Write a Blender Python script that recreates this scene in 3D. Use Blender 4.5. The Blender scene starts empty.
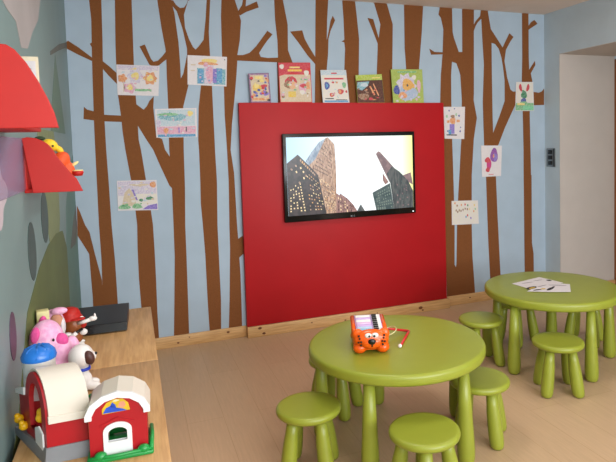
import bpy, bmesh, math, random
from mathutils import Vector, Matrix
random.seed(7)
S = bpy.context.scene
C = S.collection
PI = math.pi

# ------------------------------------------------------------------ materials
def lin(c):
    return tuple(((v/255)/12.92 if v/255 <= .04045 else ((v/255+.055)/1.055)**2.4) for v in c)
_M = {}
def M(name, col, rough=.5, var=.05, scale=40, bump=0, coat=0, metal=0, spec=.5, stretch=None, col2=None, detail=3):
    """procedural surface: base colour (sRGB 0-255) broken by noise"""
    if name in _M: return _M[name]
    m = bpy.data.materials.new(name); m.use_nodes = True
    nt = m.node_tree; b = nt.nodes['Principled BSDF']
    tc = nt.nodes.new('ShaderNodeTexCoord'); mp = nt.nodes.new('ShaderNodeMapping')
    nt.links.new(tc.outputs['Object'], mp.inputs[0])
    if stretch: mp.inputs['Scale'].default_value = stretch
    n = nt.nodes.new('ShaderNodeTexNoise'); n.inputs['Scale'].default_value = scale; n.inputs['Detail'].default_value = detail
    nt.links.new(mp.outputs[0], n.inputs[0])
    r = nt.nodes.new('ShaderNodeValToRGB')
    l = lin(col)
    if col2: a, z = l, lin(col2)
    else: a = tuple(v*(1-var) for v in l); z = tuple(min(1, v*(1+var)) for v in l)
    r.color_ramp.elements[0].color = (*a, 1); r.color_ramp.elements[0].position = .35
    r.color_ramp.elements[1].color = (*z, 1); r.color_ramp.elements[1].position = .65
    nt.links.new(n.outputs[0], r.inputs[0]); nt.links.new(r.outputs[0], b.inputs['Base Color'])
    b.inputs['Roughness'].default_value = rough; b.inputs['Metallic'].default_value = metal
    b.inputs['Coat Weight'].default_value = coat; b.inputs['Specular IOR Level'].default_value = spec
    if bump:
        bp = nt.nodes.new('ShaderNodeBump'); bp.inputs['Strength'].default_value = bump; bp.inputs['Distance'].default_value = .002
        nt.links.new(n.outputs[0], bp.inputs['Height']); nt.links.new(bp.outputs[0], b.inputs['Normal'])
    _M[name] = m; return m
def E(name, col, s=1.0, col2=None, scale=20, stretch=None):
    """a lit screen's picture colour / a lamp's diffuser"""
    if name in _M: return _M[name]
    m = bpy.data.materials.new(name); m.use_nodes = True; nt = m.node_tree
    b = nt.nodes['Principled BSDF']; b.inputs['Base Color'].default_value = (.01, .01, .01, 1); b.inputs['Roughness'].default_value = .3
    b.inputs['Emission Strength'].default_value = s
    if col2:
        tc = nt.nodes.new('ShaderNodeTexCoord'); mp = nt.nodes.new('ShaderNodeMapping'); n = nt.nodes.new('ShaderNodeTexNoise'); r = nt.nodes.new('ShaderNodeValToRGB')
        nt.links.new(tc.outputs['Object'], mp.inputs[0]); nt.links.new(mp.outputs[0], n.inputs[0])
        if stretch: mp.inputs['Scale'].default_value = stretch
        n.inputs['Scale'].default_value = scale
        r.color_ramp.elements[0].color = (*lin(col), 1); r.color_ramp.elements[0].position = .4
        r.color_ramp.elements[1].color = (*lin(col2), 1); r.color_ramp.elements[1].position = .6
        nt.links.new(n.outputs[0], r.inputs[0]); nt.links.new(r.outputs[0], b.inputs['Emission Color'])
    else: b.inputs['Emission Color'].default_value = (*lin(col), 1)
    _M[name] = m; return m

# ------------------------------------------------------------------ mesh collector
class MB:
    def __init__(s): s.bm = bmesh.new(); s.mats = []
    def mi(s, m):
        if m not in s.mats: s.mats.append(m)
        return s.mats.index(m)
    def _fin(s, faces, m, smooth=False):
        i = s.mi(m)
        for f in faces: f.material_index = i; f.smooth = smooth
    def poly(s, pts, m, smooth=False):
        f = s.bm.faces.new([s.bm.verts.new(p) for p in pts]); s._fin([f], m, smooth); return s
    def box(s, lo, hi, m, bev=0, mat=None, seg=2):
        g = bmesh.new(); bmesh.ops.create_cube(g, size=1)
        sz = [hi[i]-lo[i] for i in range(3)]; ce = [(hi[i]+lo[i])/2 for i in range(3)]
        for v in g.verts: v.co = Vector([v.co[i]*sz[i]+ce[i] for i in range(3)])
        if bev: bmesh.ops.bevel(g, geom=g.edges[:], offset=bev, segments=seg, affect='EDGES', profile=.5)
        return s.add(g, m, mat, bool(bev))
    def add(s, g, m, mat=None, smooth=False):
        vm = {}
        for v in g.verts: vm[v] = s.bm.verts.new(mat @ v.co if mat else v.co)
        fs = []
        for f in g.faces: fs.append(s.bm.faces.new([vm[v] for v in f.verts]))
        s._fin(fs, m, smooth); g.free(); return s
    def prism(s, pts, ext, m, bev=0, mat=None):
        """pts: 3-D outline, ext: extrusion vector"""
        g = bmesh.new(); f = g.faces.new([g.verts.new(p) for p in pts])
        r = bmesh.ops.extrude_face_region(g, geom=[f])
        bmesh.ops.translate(g, vec=Vector(ext), verts=[e for e in r['geom'] if isinstance(e, bmesh.types.BMVert)])
        if bev:
            ed = [e for e in g.edges if len(e.link_faces) == 2 and max(len(q.verts) for q in e.link_faces) > 4 or len(pts) == 4]
            bmesh.ops.bevel(g, geom=ed, offset=bev, segments=2, affect='EDGES', profile=.5)
        bmesh.ops.recalc_face_normals(g, faces=g.faces[:])
        bmesh.ops.triangulate(g, faces=[q for q in g.faces if len(q.verts) > 4])
        return s.add(g, m, mat, False)
    def lathe(s, prof, m, c=(0, 0, 0), n=32, mat=None, smooth=True, a0=0, a1=2*PI):
        g = bmesh.new(); full = abs(a1-a0-2*PI) < 1e-6; k = n if full else n+1
        rings = []
        for r, z in prof:
            if r < 1e-6: rings.append([g.verts.new((c[0], c[1], c[2]+z))]*k)
            else: rings.append([g.verts.new((c[0]+r*math.cos(a0+(a1-a0)*i/n), c[1]+r*math.sin(a0+(a1-a0)*i/n), c[2]+z)) for i in range(k)])
        for a, b in zip(rings, rings[1:]):
            for i in range(n):
                j = (i+1) % k; q = []
                for v in (a[i], a[j], b[j], b[i]):
                    if v not in q: q.append(v)
                if len(q) > 2: g.faces.new(q)
        bmesh.ops.recalc_face_normals(g, faces=g.faces[:])
        return s.add(g, m, mat, smooth)
    def ell(s, c, r, m, rot=None, n=20):
        g = bmesh.new(); bmesh.ops.create_uvsphere(g, u_segments=n, v_segments=n*2//3, radius=1)
        T = Matrix.Translation(Vector(c)) @ (rot if rot else Matrix()) @ Matrix.Diagonal((*((r, r, r) if isinstance(r, (int, float)) else r), 1))
        return s.add(g, m, T, True)
    def tube(s, pts, r, m, n=10):
        pts = [Vector(p) for p in pts]; rr = r if isinstance(r, (list, tuple)) else [r]*len(pts)
        g = bmesh.new(); rings = []; prev = None
        for i, p in enumerate(pts):
            t = (pts[min(i+1, len(pts)-1)]-pts[max(i-1, 0)]).normalized()
            u = t.orthogonal().normalized() if prev is None else (prev-t*prev.dot(t)).normalized()
            prev = u; w = t.cross(u)
            rings.append([g.verts.new(p+(u*math.cos(2*PI*k/n)+w*math.sin(2*PI*k/n))*rr[i]) for k in range(n)])
        for a, b in zip(rings, rings[1:]):
            for k in range(n): g.faces.new([a[k], a[(k+1) % n], b[(k+1) % n], b[k]])
        g.faces.new(rings[0][::-1]); g.faces.new(rings[-1])
        bmesh.ops.recalc_face_normals(g, faces=g.faces[:])
        return s.add(g, m, None, True)
    def build(s, name, parent=None, loc=None, subd=0, remesh=0, smooth=0):
        bmesh.ops.triangulate(s.bm, faces=[f for f in s.bm.faces if len(f.verts) > 4])
        me = bpy.data.meshes.new(name); s.bm.to_mesh(me); s.bm.free()
        for m in s.mats: me.materials.append(m)
        o = bpy.data.objects.new(name, me); C.objects.link(o)
        if parent: o.parent = parent
        if loc: o.location = loc
        if remesh:
            md = o.modifiers.new('r', 'REMESH'); md.mode = 'VOXEL'; md.voxel_size = remesh; md.use_smooth_shade = True
            if smooth: q = o.modifiers.new('s', 'SMOOTH'); q.iterations = smooth; q.factor = .6
        return o
def tag(o, label=None, cat=None, group=None, kind=None):
    if label: o['label'] = label
    if cat: o['category'] = cat
    if group: o['group'] = group
    if kind: o['kind'] = kind
    return o
def empty(name, loc=(0, 0, 0), rz=0, **k):
    o = bpy.data.objects.new(name, None); C.objects.link(o); o.location = loc; o.rotation_euler = (0, 0, rz); o.empty_display_size = .05
    return tag(o, **k)
def copy_tree(o, parent=None):
    c = o.copy(); C.objects.link(c); c.parent = parent
    for ch in [x for x in o.children if x.name in S.objects]: copy_tree(ch, c)
    return c
def struct(o): o['kind'] = 'structure'; return o

# ------------------------------------------------------------------ palette
wall_blue = M('wall_paint_light_blue', (171, 189, 205), .75, .03, 6, spec=.25)
side_blue = M('wall_paint_side_blue', (190, 205, 214), .75, .03, 5, spec=.25)
mural_grey = M('mural_sky_grey_green', (122, 146, 146), .42, .05, 3, spec=.4)
brown = M('tree_brown', (128, 80, 46), .9, .13, 260, bump=.4, spec=.15)
white_paint = M('reveal_white_paint', (196, 188, 182), .7, .02, 5, spec=.2)
ceil_m = M('ceiling_paint', (228, 212, 200), .9, .02, 8, spec=.1)
red_panel = M('red_panel_paint', (176, 20, 28), .5, .03, 4, spec=.3)
pine = M('pine_wood', (196, 150, 96), .45, 0, 6, stretch=(1.2, 14, 22), col2=(220, 178, 124))
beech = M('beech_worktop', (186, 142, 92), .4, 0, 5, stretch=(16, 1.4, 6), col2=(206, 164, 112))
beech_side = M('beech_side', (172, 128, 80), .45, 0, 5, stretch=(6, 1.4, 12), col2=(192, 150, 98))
green = M('green_plastic', (146, 154, 50), .36, .02, 12, spec=.5)
black = M('black_gloss_plastic', (14, 14, 16), .22, .1, 30)
dgrey = M('dark_grey_plastic', (30, 31, 34), .38, .08, 30)
paper_w = M('white_paper', (222, 216, 218), .8, .03, 60)
redp = M('red_plastic', (184, 22, 12), .55, .03, 10)
knot_m = M('pine_knot', (112, 64, 30), .5, .2, 90)

# ------------------------------------------------------------------ room shell
W, H = 3.943, 2.5742
def planks():
    m = bpy.data.materials.new('laminate_floor'); m.use_nodes = True; nt = m.node_tree; b = nt.nodes['Principled BSDF']
    tc = nt.nodes.new('ShaderNodeTexCoord'); mp = nt.nodes.new('ShaderNodeMapping'); nt.links.new(tc.outputs['Object'], mp.inputs[0]); mp.inputs['Rotation'].default_value = (0, 0, PI/2)
    br = nt.nodes.new('ShaderNodeTexBrick'); br.inputs['Scale'].default_value = 1
    br.inputs['Brick Width'].default_value = 1.25; br.inputs['Row Height'].default_value = .19; br.inputs['Mortar Size'].default_value = .0012
    br.inputs['Color1'].default_value = (*lin((208, 175, 140)), 1); br.inputs['Color2'].default_value = (*lin((204, 171, 136)), 1); br.inputs['Mortar'].default_value = (*lin((188, 152, 114)), 1)
    nt.links.new(mp.outputs[0], br.inputs[0])
    n = nt.nodes.new('ShaderNodeTexNoise'); n.inputs['Scale'].default_value = 7; n.inputs['Detail'].default_value = 6
    mp2 = nt.nodes.new('ShaderNodeMapping'); mp2.inputs['Scale'].default_value = (14, 1, 1); nt.links.new(tc.outputs['Object'], mp2.inputs[0]); nt.links.new(mp2.outputs[0], n.inputs[0])
    mx = nt.nodes.new('ShaderNodeMix'); mx.data_type = 'RGBA'; mx.blend_type = 'MULTIPLY'; mx.inputs[0].default_value = .22
    nt.links.new(br.outputs[0], mx.inputs[6]); nt.links.new(n.outputs[0], mx.inputs[7]); nt.links.new(mx.outputs[2], b.inputs['Base Color'])
    b.inputs['Roughness'].default_value = .42; b.inputs['Specular IOR Level'].default_value = .4
    return m
struct(MB().box((-.1, -6.2, -.1), (5.4, .1, 0), planks()).build('floor'))
struct(MB().box((-.1, -6.2, H), (5.4, .1, H+.1), ceil_m).build('ceiling'))
wb = struct(MB().box((-.1, 0, 0), (W, .1, H), wall_blue).build('wall_back'))
wl = struct(MB().box((-.1, -6.2, 0), (0, 0, H), mural_grey).build('wall_left'))
# right wall with the wide doorless opening: pier, lintel, far pier, reveal
r = MB()
r.box((W, -.1985, 0), (W+1.4, .1, H), side_blue)
r.box((W, -3.1, 2.19), (W+.3, -.1985, H), side_blue)
r.box((W, -6.2, 0), (W+.3, -3.1, H), side_blue)
struct(r.build('wall_right'))
struct(MB().box((W+.0005, -.2035, 0), (W+.64, -.1985, 2.19), white_paint).build('trim_1'))      # white reveal of the opening
struct(MB().box((W+.0005, -3.1, 2.186), (W+.64, -.2, 2.19), white_paint).build('trim_2'))       # soffit lining
struct(MB().box((W+.3, -3.1, 2.19), (W+1.4, -.1985, H), side_blue).build('wall_passage'))
rw = struct(MB().box((-.1, -6.3, 0), (5.4, -6.2, H), white_paint).build('wall_rear'))
struct(MB().box((W+1.4, -6.2, 0), (W+1.5, .1, H), white_paint).build('wall_far_right'))
# door frame and dark glazed door seen at the picture's right edge
oak = M('door_oak', (150, 88, 44), .5, .12, 8, stretch=(12, 12, 1))
glass_d = M('dark_door_glass', (34, 30, 28), .12, .2, 5)
fr = MB(); fr.box((W+.642, -.235, 0), (W+.70, -.1985, 2.16), oak, .004); struct(fr.build('trim_3'))
d = MB(); d.box((W+.70, -.225, .0), (W+1.36, -.1985, 2.1), oak, .004); dr = struct(d.build('door_1'))
MB().box((W+.75, -.229, .35), (W+1.3, -.2251, 2.0), glass_d).build('glass_panel', dr)
st = M('chrome', (200, 200, 205), .2, .02, 10, metal=1)
MB().box((W+.735, -.26, 1.0), (W+.748, -.2252, 1.25), st, .003).build('door_handle', dr)

# baseboards in pine with knots
def knots(mb, spots, y):
    for x, z, a in spots:
        mb.prism([(x+a*math.cos(t)*1.5, y, z+a*math.sin(t)) for t in [k*PI/5 for k in range(10)]], (0, -.0006, 0), knot_m)
b = MB(); b.box((0, -.0135, 0), (1.118, 0, .084), pine, .002); knots(b, [(.98, .055, .008), (.62, .03, .006), (.7, .06, .004), (.2, .04, .007)], -.0136); struct(b.build('baseboard_left_part'))
b = MB(); b.box((1.119, -.064, 0), (2.865, -.05, .083), pine, .002); b.box((1.119, -.0505, 0), (1.131, 0, .083), pine); b.box((2.853, -.0505, 0), (2.865, 0, .083), pine)
knots(b, [(1.21, .066, .010), (1.24, .022, .009), (1.62, .05, .005), (1.9, .03, .006), (2.18, .05, .005), (2.58, .04, .013), (2.6, .018, .007)], -.0641); struct(b.build('baseboard_panel'))
b = MB(); b.box((2.866, -.0135, 0), (W, 0, .084), pine, .002); knots(b, [(3.1, .05, .006), (3.5, .03, .008)], -.0136); struct(b.build('baseboard_back'))
b = MB(); b.box((W-.0135, -.1985, 0), (W-.0002, -.0137, .084), pine, .002); struct(b.build('baseboard_right'))
b = MB(); b.box((W-.0135, -.217, 0), (W+.64, -.2036, .084), pine, .002); struct(b.build('baseboard_reveal'))

# painted trees: brown cut-out shapes on the wall, one mesh for each tree
TREES={
'A':[[(0.161,2.574),(0.151,2.458),(0.158,2.328),(0.15,2.077),(0.147,1.956),(0.141,1.648),(0.139,1.447),(0.138,1.168),(0.137,0.93),(0.141,0.703),(0.138,0.511),(0.073,0.413),(0.071,0.096),(0.233,0.075),(0.23,0.393),(0.227,0.663),(0.217,0.924),(0.213,1.22),(0.208,1.445),(0.207,1.692),(0.213,1.957),(0.221,2.19),(0.227,2.463),(0.241,2.574)],[(0,2.172),(0.01,2.181),(0.068,2.141),(0.15,2.074),(0.149,2.05),(0.065,2.091),(-0.002,2.129)],[(0.211,2.055),(0.253,2.019),(0.299,1.973),(0.298,1.897),(0.244,1.958),(0.209,2.005)],[(0.084,1.742),(0.102,1.723),(0.143,1.711),(0.145,1.648),(0.077,1.659)],[(0.203,1.687),(0.316,1.68),(0.318,1.636),(0.2,1.642)],[(0.007,1.074),(0.024,1.029),(0.051,0.937),(0.076,0.885),(0.102,0.732),(0.137,0.546),(0.138,0.476),(0.074,0.413),(0.069,0.598),(0.066,0.735),(0.031,0.808),(0.001,0.868)],[(0.141,2.165),(0.157,2.178),(0.155,2.138)]],
'B':[[(0.319,2.574),(0.312,2.468),(0.301,2.163),(0.298,1.959),(0.301,1.82),(0.313,1.68),(0.318,1.568),(0.33,1.442),(0.357,1.231),(0.376,1.011),(0.382,0.911),(0.377,0.75),(0.376,0.529),(0.381,0.374),(0.39,0.075),(0.491,0.075),(0.488,0.272),(0.49,0.516),(0.49,0.668),(0.487,0.903),(0.478,1.004),(0.453,1.243),(0.432,1.438),(0.42,1.509),(0.419,1.614),(0.415,1.705),(0.416,1.759),(0.415,1.821),(0.413,2.037),(0.415,2.198),(0.419,2.475),(0.431,2.574)],[(0.414,1.76),(0.462,1.721),(0.485,1.746),(0.502,1.781),(0.534,1.816),(0.527,1.736),(0.537,1.53),(0.576,1.512),(0.593,1.434),(0.622,1.386),(0.64,1.289),(0.629,1.156),(0.611,1.177),(0.551,1.331),(0.513,1.436),(0.468,1.515),(0.422,1.603),(0.39,1.663)]],
'C':[[(0.594,2.574),(0.587,2.486),(0.606,2.296),(0.626,2.15),(0.629,2.085),(0.627,1.965),(0.627,1.735),(0.62,1.433),(0.623,1.361),(0.627,1.156),(0.626,0.892),(0.624,0.655),(0.608,0.345),(0.593,0.075),(0.7,0.075),(0.703,0.332),(0.706,0.647),(0.707,0.885),(0.717,1.162),(0.72,1.43),(0.73,1.741),(0.77,1.886),(0.774,2.003),(0.746,1.988),(0.722,1.942),(0.722,2.038),(0.717,2.199),(0.698,2.403),(0.679,2.492),(0.688,2.574)],[(0.455,2.159),(0.491,2.174),(0.509,2.123),(0.527,2.075),(0.543,2.056),(0.573,2.065),(0.601,2.094),(0.632,2.134),(0.634,2.078),(0.606,2.056),(0.578,2.031),(0.544,2.023),(0.515,2.033)]],
'D':[[(0.679,2.492),(0.693,2.49),(0.712,2.46),(0.738,2.44),(0.766,2.445),(0.784,2.471),(0.795,2.5),(0.809,2.501),(0.795,2.493),(0.763,2.395),(0.766,2.304),(0.79,2.224),(0.816,2.168),(0.833,2.151),(0.858,2.177),(0.892,2.223),(0.912,2.369),(0.932,2.574),(0.956,2.574),(0.931,2.277),(0.933,2.108),(0.938,1.888),(0.939,1.675),(0.941,1.423),(0.945,1.183),(0.936,0.867),(0.937,0.624),(0.939,0.302),(0.931,0.075),(0.847,0.075),(0.842,0.314),(0.839,0.66),(0.831,0.876),(0.823,1.034),(0.826,1.189),(0.827,1.427),(0.824,1.499),(0.837,1.735),(0.86,1.894),(0.829,1.99),(0.793,1.968),(0.769,1.882),(0.72,1.938),(0.74,1.974),(0.772,2.11),(0.774,2.155),(0.749,2.293),(0.715,2.415),(0.687,2.451)]],
'E':[[(1.039,2.574),(1.031,2.515),(1.023,2.4),(1.019,2.103),(1.024,1.889),(1.021,1.675),(1.028,1.421),(1.031,1.179),(1.023,0.861),(1.021,0.68),(1.002,0.294),(0.988,0.075),(1.088,0.075),(1.09,0.283),(1.091,0.484),(1.087,0.608),(1.128,0.642),(1.139,0.645),(1.145,0.79),(1.131,0.778),(1.084,0.751),(1.08,0.856),(1.073,1.25),(1.054,1.42),(1.072,1.614),(1.097,1.794),(1.119,1.974),(1.129,2.077),(1.131,2.121),(1.153,2.227),(1.168,2.371),(1.149,2.451),(1.128,2.522),(1.137,2.574)],[(1.145,2.436),(1.18,2.489),(1.196,2.57),(1.216,2.571),(1.206,2.48),(1.291,2.522),(1.303,2.478),(1.207,2.439),(1.162,2.411)],[(1.129,2.121),(1.173,2.122),(1.222,2.14),(1.273,2.19),(1.321,2.253),(1.363,2.309),(1.402,2.284),(1.358,2.233),(1.328,2.192),(1.294,2.141),(1.306,2.112),(1.361,2.106),(1.446,2.111),(1.445,2.075),(1.291,2.077),(1.127,2.08)]],
'F':[[(1.428,2.574),(1.424,2.541),(1.425,2.396),(1.438,2.239),(1.438,2.116),(1.429,2.078),(1.425,1.729),(1.551,1.729),(1.551,2.077),(1.518,2.169),(1.522,2.364),(1.491,2.546),(1.498,2.574)]],
'G':[[(1.759,2.574),(1.751,2.563),(1.735,2.14),(1.718,1.729),(1.821,1.728),(1.827,2.041),(1.84,2.143),(1.848,2.268),(1.867,2.332),(1.907,2.416),(1.889,2.45),(1.869,2.408),(1.848,2.314),(1.833,2.255),(1.841,2.414),(1.855,2.57),(1.866,2.574)],[(1.539,2.311),(1.636,2.325),(1.654,2.26),(1.687,2.2),(1.737,2.121),(1.735,2.066),(1.676,2.13),(1.607,2.224)]],
'H':[[(1.978,2.574),(1.972,2.57),(1.979,2.426),(1.981,2.267),(1.956,2.253),(1.98,2.246),(1.985,2.197),(1.973,2.018),(1.971,1.728),(2.096,1.728),(2.096,2),(2.107,2.278),(2.091,2.47),(2.081,2.574),(2.088,2.574)]],
'I':[[(2.24,2.574),(2.246,2.57),(2.298,2.403),(2.279,2.293),(2.258,2.363),(2.235,2.442),(2.185,2.449),(2.223,2.363),(2.269,2.249),(2.268,2.207),(2.256,2.024),(2.245,1.727),(2.39,1.727),(2.395,2.059),(2.408,2.409),(2.36,2.571),(2.354,2.574)]],
'J':[[(2.517,2.574),(2.515,2.569),(2.513,2.216),(2.522,2.062),(2.523,1.726),(2.626,1.726),(2.643,2.065),(2.675,2.356),(2.692,2.574),(2.721,2.574)]],
'K':[[(2.845,2.574),(2.852,2.574),(2.838,2.513),(2.861,2.486),(2.883,2.393),(2.872,2.198),(2.793,2.198),(2.744,2.224),(2.76,2.174),(2.871,2.18),(2.851,2.006),(2.838,1.725),(2.866,1.193),(2.874,0.075),(2.965,0.075),(2.97,0.326),(2.955,0.358),(2.962,0.701),(2.96,0.927),(2.957,1.146),(2.951,1.458),(2.949,1.794),(2.951,2.007),(2.962,2.121),(3.006,2.108),(3.029,2.053),(3.044,2.009),(3.071,2.001),(3.075,2.207),(3.031,2.206),(3.015,2.248),(2.985,2.323),(2.973,2.373),(2.971,2.572),(2.98,2.574)]],
'L':[[(3.08,2.574),(3.071,2.571),(3.067,2.2),(3.044,2.009),(3.055,1.794),(3.044,1.456),(3.019,1.143),(3.001,0.925),(2.987,0.7),(2.975,0.356),(2.965,0.327),(2.954,0.075),(3.16,0.075),(3.16,0.107),(3.139,0.418),(3.136,0.688),(3.144,1.137),(3.17,1.453),(3.205,1.638),(3.174,1.794),(3.178,1.85),(3.186,2.379),(3.19,2.574),(3.2,2.574)]],
'M':[[(3.261,2.574),(3.253,2.524),(3.208,2.478),(3.183,2.439),(3.184,2.387),(3.205,2.435),(3.225,2.465),(3.265,2.501),(3.272,2.341),(3.286,2.101),(3.269,1.78),(3.277,1.401),(3.293,1.121),(3.301,0.78),(3.308,0.544),(3.324,0.191),(3.33,0.075),(3.441,0.075),(3.43,0.308),(3.409,0.772),(3.397,1.116),(3.414,1.398),(3.373,1.493),(3.369,1.662),(3.367,2.037),(3.368,2.291),(3.362,2.415),(3.332,2.574),(3.34,2.574)],[(3.355,2.425),(3.427,2.333),(3.484,2.26),(3.523,2.328),(3.559,2.388),(3.602,2.358),(3.565,2.312),(3.519,2.239),(3.502,2.141),(3.529,1.997),(3.564,1.889),(3.59,1.871),(3.614,1.871),(3.824,1.869),(3.878,1.862),(3.91,1.874),(3.938,1.9),(3.936,1.75),(3.824,1.748),(3.618,1.759),(3.59,1.708),(3.5,1.548),(3.428,1.397),(3.381,1.35),(3.34,1.44),(3.369,1.493),(3.448,1.661),(3.501,1.786),(3.503,1.968),(3.487,2.088),(3.47,2.176),(3.442,2.25),(3.405,2.288),(3.358,2.299)]],
'N':[[(3.705,2.574),(3.698,2.574),(3.697,2.192),(3.689,1.963),(3.697,1.687),(3.702,1.352),(3.701,1.111),(3.703,0.279),(3.705,0.075),(3.807,0.075),(3.804,0.378),(3.787,0.474),(3.788,1.107),(3.782,1.108),(3.773,1.686),(3.806,1.965),(3.789,2.038),(3.841,2.114),(3.836,2.151),(3.771,2.068),(3.767,2.194),(3.768,2.429),(3.797,2.447),(3.869,2.488),(3.834,2.52),(3.797,2.5),(3.768,2.463),(3.768,2.574),(3.774,2.574)]],
}
for ti, k in enumerate(TREES):
    mb = MB()
    for i, p in enumerate(TREES[k]):
        q = []
        for a in p:
            if not q or (abs(a[0]-q[-1][0])+abs(a[1]-q[-1][1])) > 1e-4: q.append(a)
        mb.prism([(x, -.0004, z) for x, z in q], (0, -.0006-.00004*i-.00013*ti, 0), brown)
    mb.build('painted_tree', wb)

# mural on the left wall: each painted motif is part of the wall
def wall_shape(name, pts, m, d=.0008):
    return MB().prism([(.0002, y, z) for y, z in pts], (d, 0, 0), m).build(name, wl)
def oval(cy, cz, ry, rz, n=20, tilt=0):
    return [(cy+ry*math.cos(t)*math.cos(tilt)-rz*math.sin(t)*math.sin(tilt), cz+ry*math.cos(t)*math.sin(tilt)+rz*math.sin(t)*math.cos(tilt)) for t in [2*PI*i/n for i in range(n)]]
m_hill = M('mural_hill_green', (92, 106, 58), .5, .10, 5)
m_trunk = M('mural_trunk_green', (126, 138, 96), .5, .12, 12, stretch=(1, 8, 1))
m_leaf = M('mural_leaf_teal', (66, 86, 84), .5, .08, 10)
m_plum = M('mural_leaf_plum', (88, 66, 88), .5, .08, 10)
m_pink = M('mural_cloud_pink', (166, 160, 160), .6, .05, 4)
m_con = M('mural_conifer_green', (98, 126, 110), .5, .05, 6)
m_sh = M('mural_dark_branch', (104, 108, 102), .6, .08, 6)
m_teal = M('mural_teal_bush', (92, 128, 118), .5, .05, 6)
wall_shape('painted_bush', [(-.62, 1.12), (-.3, 1.35), (-.002, 1.42), (-.002, .02), (-.7, .02), (-.72, .9)], m_teal, .0005)
wall_shape('painted_hill', [(-3.2, .02), (-2.75, .42), (-2.342, .62), (-2.067, .895), (-1.743, .989), (-1.45, 1.035), (-1.15, 1.045), (-.86, 1.02), (-.7, .9), (-.72, .02)], m_hill, .0011)
wall_shape('painted_trunk', [(-1.58, 1.55), (-1.0, 1.55), (-.93, 1.35), (-.95, 1.1), (-1.05, .98), (-1.36, .99), (-1.44, 1.12)], m_trunk, .0009)
wall_shape('painted_leaf', oval(-1.505, 1.165, .105, .112, tilt=.2), m_leaf, .0016)
wall_shape('painted_leaf', oval(-1.885, 1.08, .09, .112, tilt=.2), m_leaf, .0016)
wall_shape('painted_leaf', oval(-2.33, .895, .05, .075), m_plum, .0016)
wall_shape('painted_cloud', [(-2.45, 2.1), (-2.1, 2.3), (-1.5, 2.4), (-1.2, 2.3), (-1.23, 2.16), (-1.35, 2.04), (-1.55, 1.95), (-1.7, 1.86), (-1.85, 1.84), (-1.93, 1.92), (-2.1, 1.93), (-2.3, 1.97)], m_pink, .0012)
wall_shape('painted_conifer', [(-1.12, 1.55), (-.95, 1.75), (-.73, 1.98), (-.58, 1.78), (-.42, 1.55)], m_con, .001)
wall_shape('painted_branch', [(-.95, 1.965), (-.5, 2.075), (-.004, 2.17), (-.004, 2.135), (-.5, 2.04), (-.95, 1.945)], m_sh, .0013)
wall_shape('painted_branch', [(-.5, .86), (-.25, 1.0), (-.004, 1.075), (-.004, .92), (-.2, .84)], m_sh, .0013)
wall_shape('painted_flower', [(-2.46+.16*math.cos(t)*(1+.16*math.cos(5*t)), 1.335+.095*math.sin(t)*(1+.16*math.cos(5*t))) for t in [2*PI*i/40 for i in range(40)]], M('mural_flower_white', (196, 184, 192), .6, .04, 10), .0016)

# ------------------------------------------------------------------ red panel, television
p = MB(); p.box((1.1188, -.05, .083), (2.844, -.003, 1.7666), red_panel, .0015)
tag(p.build('red_panel'), 'large red painted board standing out from the wall behind the television', 'wall panel')
tv = empty('television', (1.982, -.0505, 1.193), label='flat black television showing skyscrapers, hung on the red board', cat='television')
x0, x1, z0, z1 = 1.4257-1.982, 2.5391-1.982, .8557-1.193, 1.5299-1.193
mb = MB(); mb.box((x0, -.046, z0), (x1, -.012, z1), black, .006); mb.box((-.2, -.012, -.15), (.2, 0, .15), dgrey); mb.build('housing', tv)
scr = MB(); oy = -.0505
def SP(pts, m, lay):
    pts = [(min(max(x, 1.4525), 2.5155), .9045 if z < .917 else z) for x, z in pts]
    scr.poly([(x-1.982, -.0465-.0003*lay, z-1.193) for x, z in pts], m)
def skymat():
    m = bpy.data.materials.new('screen_sky'); m.use_nodes = True; nt = m.node_tree; b = nt.nodes['Principled BSDF']
    tc = nt.nodes.new('ShaderNodeTexCoord'); sx = nt.nodes.new('ShaderNodeSeparateXYZ'); nt.links.new(tc.outputs['Generated'], sx.inputs[0])
    r = nt.nodes.new('ShaderNodeValToRGB'); e = r.color_ramp.elements
    e[0].position = 0; e[0].color = (*lin((188, 226, 246)), 1); e[1].position = 1; e[1].color = (*lin((244, 238, 150)), 1)
    for p_, c_ in ((.35, (232, 244, 252)), (.6, (248, 250, 252)), (.9, (236, 244, 236))):
        q = e.new(p_); q.color = (*lin(c_), 1)
    nt.links.new(sx.outputs[0], r.inputs[0]); nt.links.new(r.outputs[0], b.inputs['Emission Color']); b.inputs['Emission Strength'].default_value = 1.25
    b.inputs['Base Color'].default_value = (.01, .01, .01, 1); return m
SCR = [(1.4525, 1.502), (2.5155, 1.498), (2.5155, .9045), (1.4525, .9045)]
SP(SCR, skymat(), 0)
t_tan = E('screen_tower_tan', (140, 98, 76), 1, (218, 182, 154), 40, (7, 1, .5)); t_blue = E('screen_tower_shade', (116, 136, 160), 1, (170, 186, 202), 20, (4, 1, 1))
t_dark = E('screen_block_dark', (22, 20, 28), 1, (60, 46, 50), 30); t_red = E('screen_block_brick', (120, 78, 74), 1, (178, 136, 128), 30, (5, 1, 1))
t_grey = E('screen_tower_grey', (62, 70, 74), 1, (98, 100, 98), 16, (4, 1, 1)); t_teal = E('screen_block_teal', (56, 78, 80), 1, (84, 100, 98), 20); t_pk = E('screen_tower_pink', (128, 104, 108), 1, (158, 130, 130), 20)
lit = E('screen_lit_window', (250, 224, 170), 1.1); lit2 = E('screen_warm_window', (232, 176, 110), 1.0); dimw = E('screen_dim_window', (60, 42, 44), 1); palew = E('screen_pale_window', (130, 146, 134), 1)
SP([(1.771, 1.49), (1.715, 1.462), (1.649, 1.385), (1.601, 1.317), (1.627, 1.285), (1.68, 1.332)], t_blue, 1)
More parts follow.
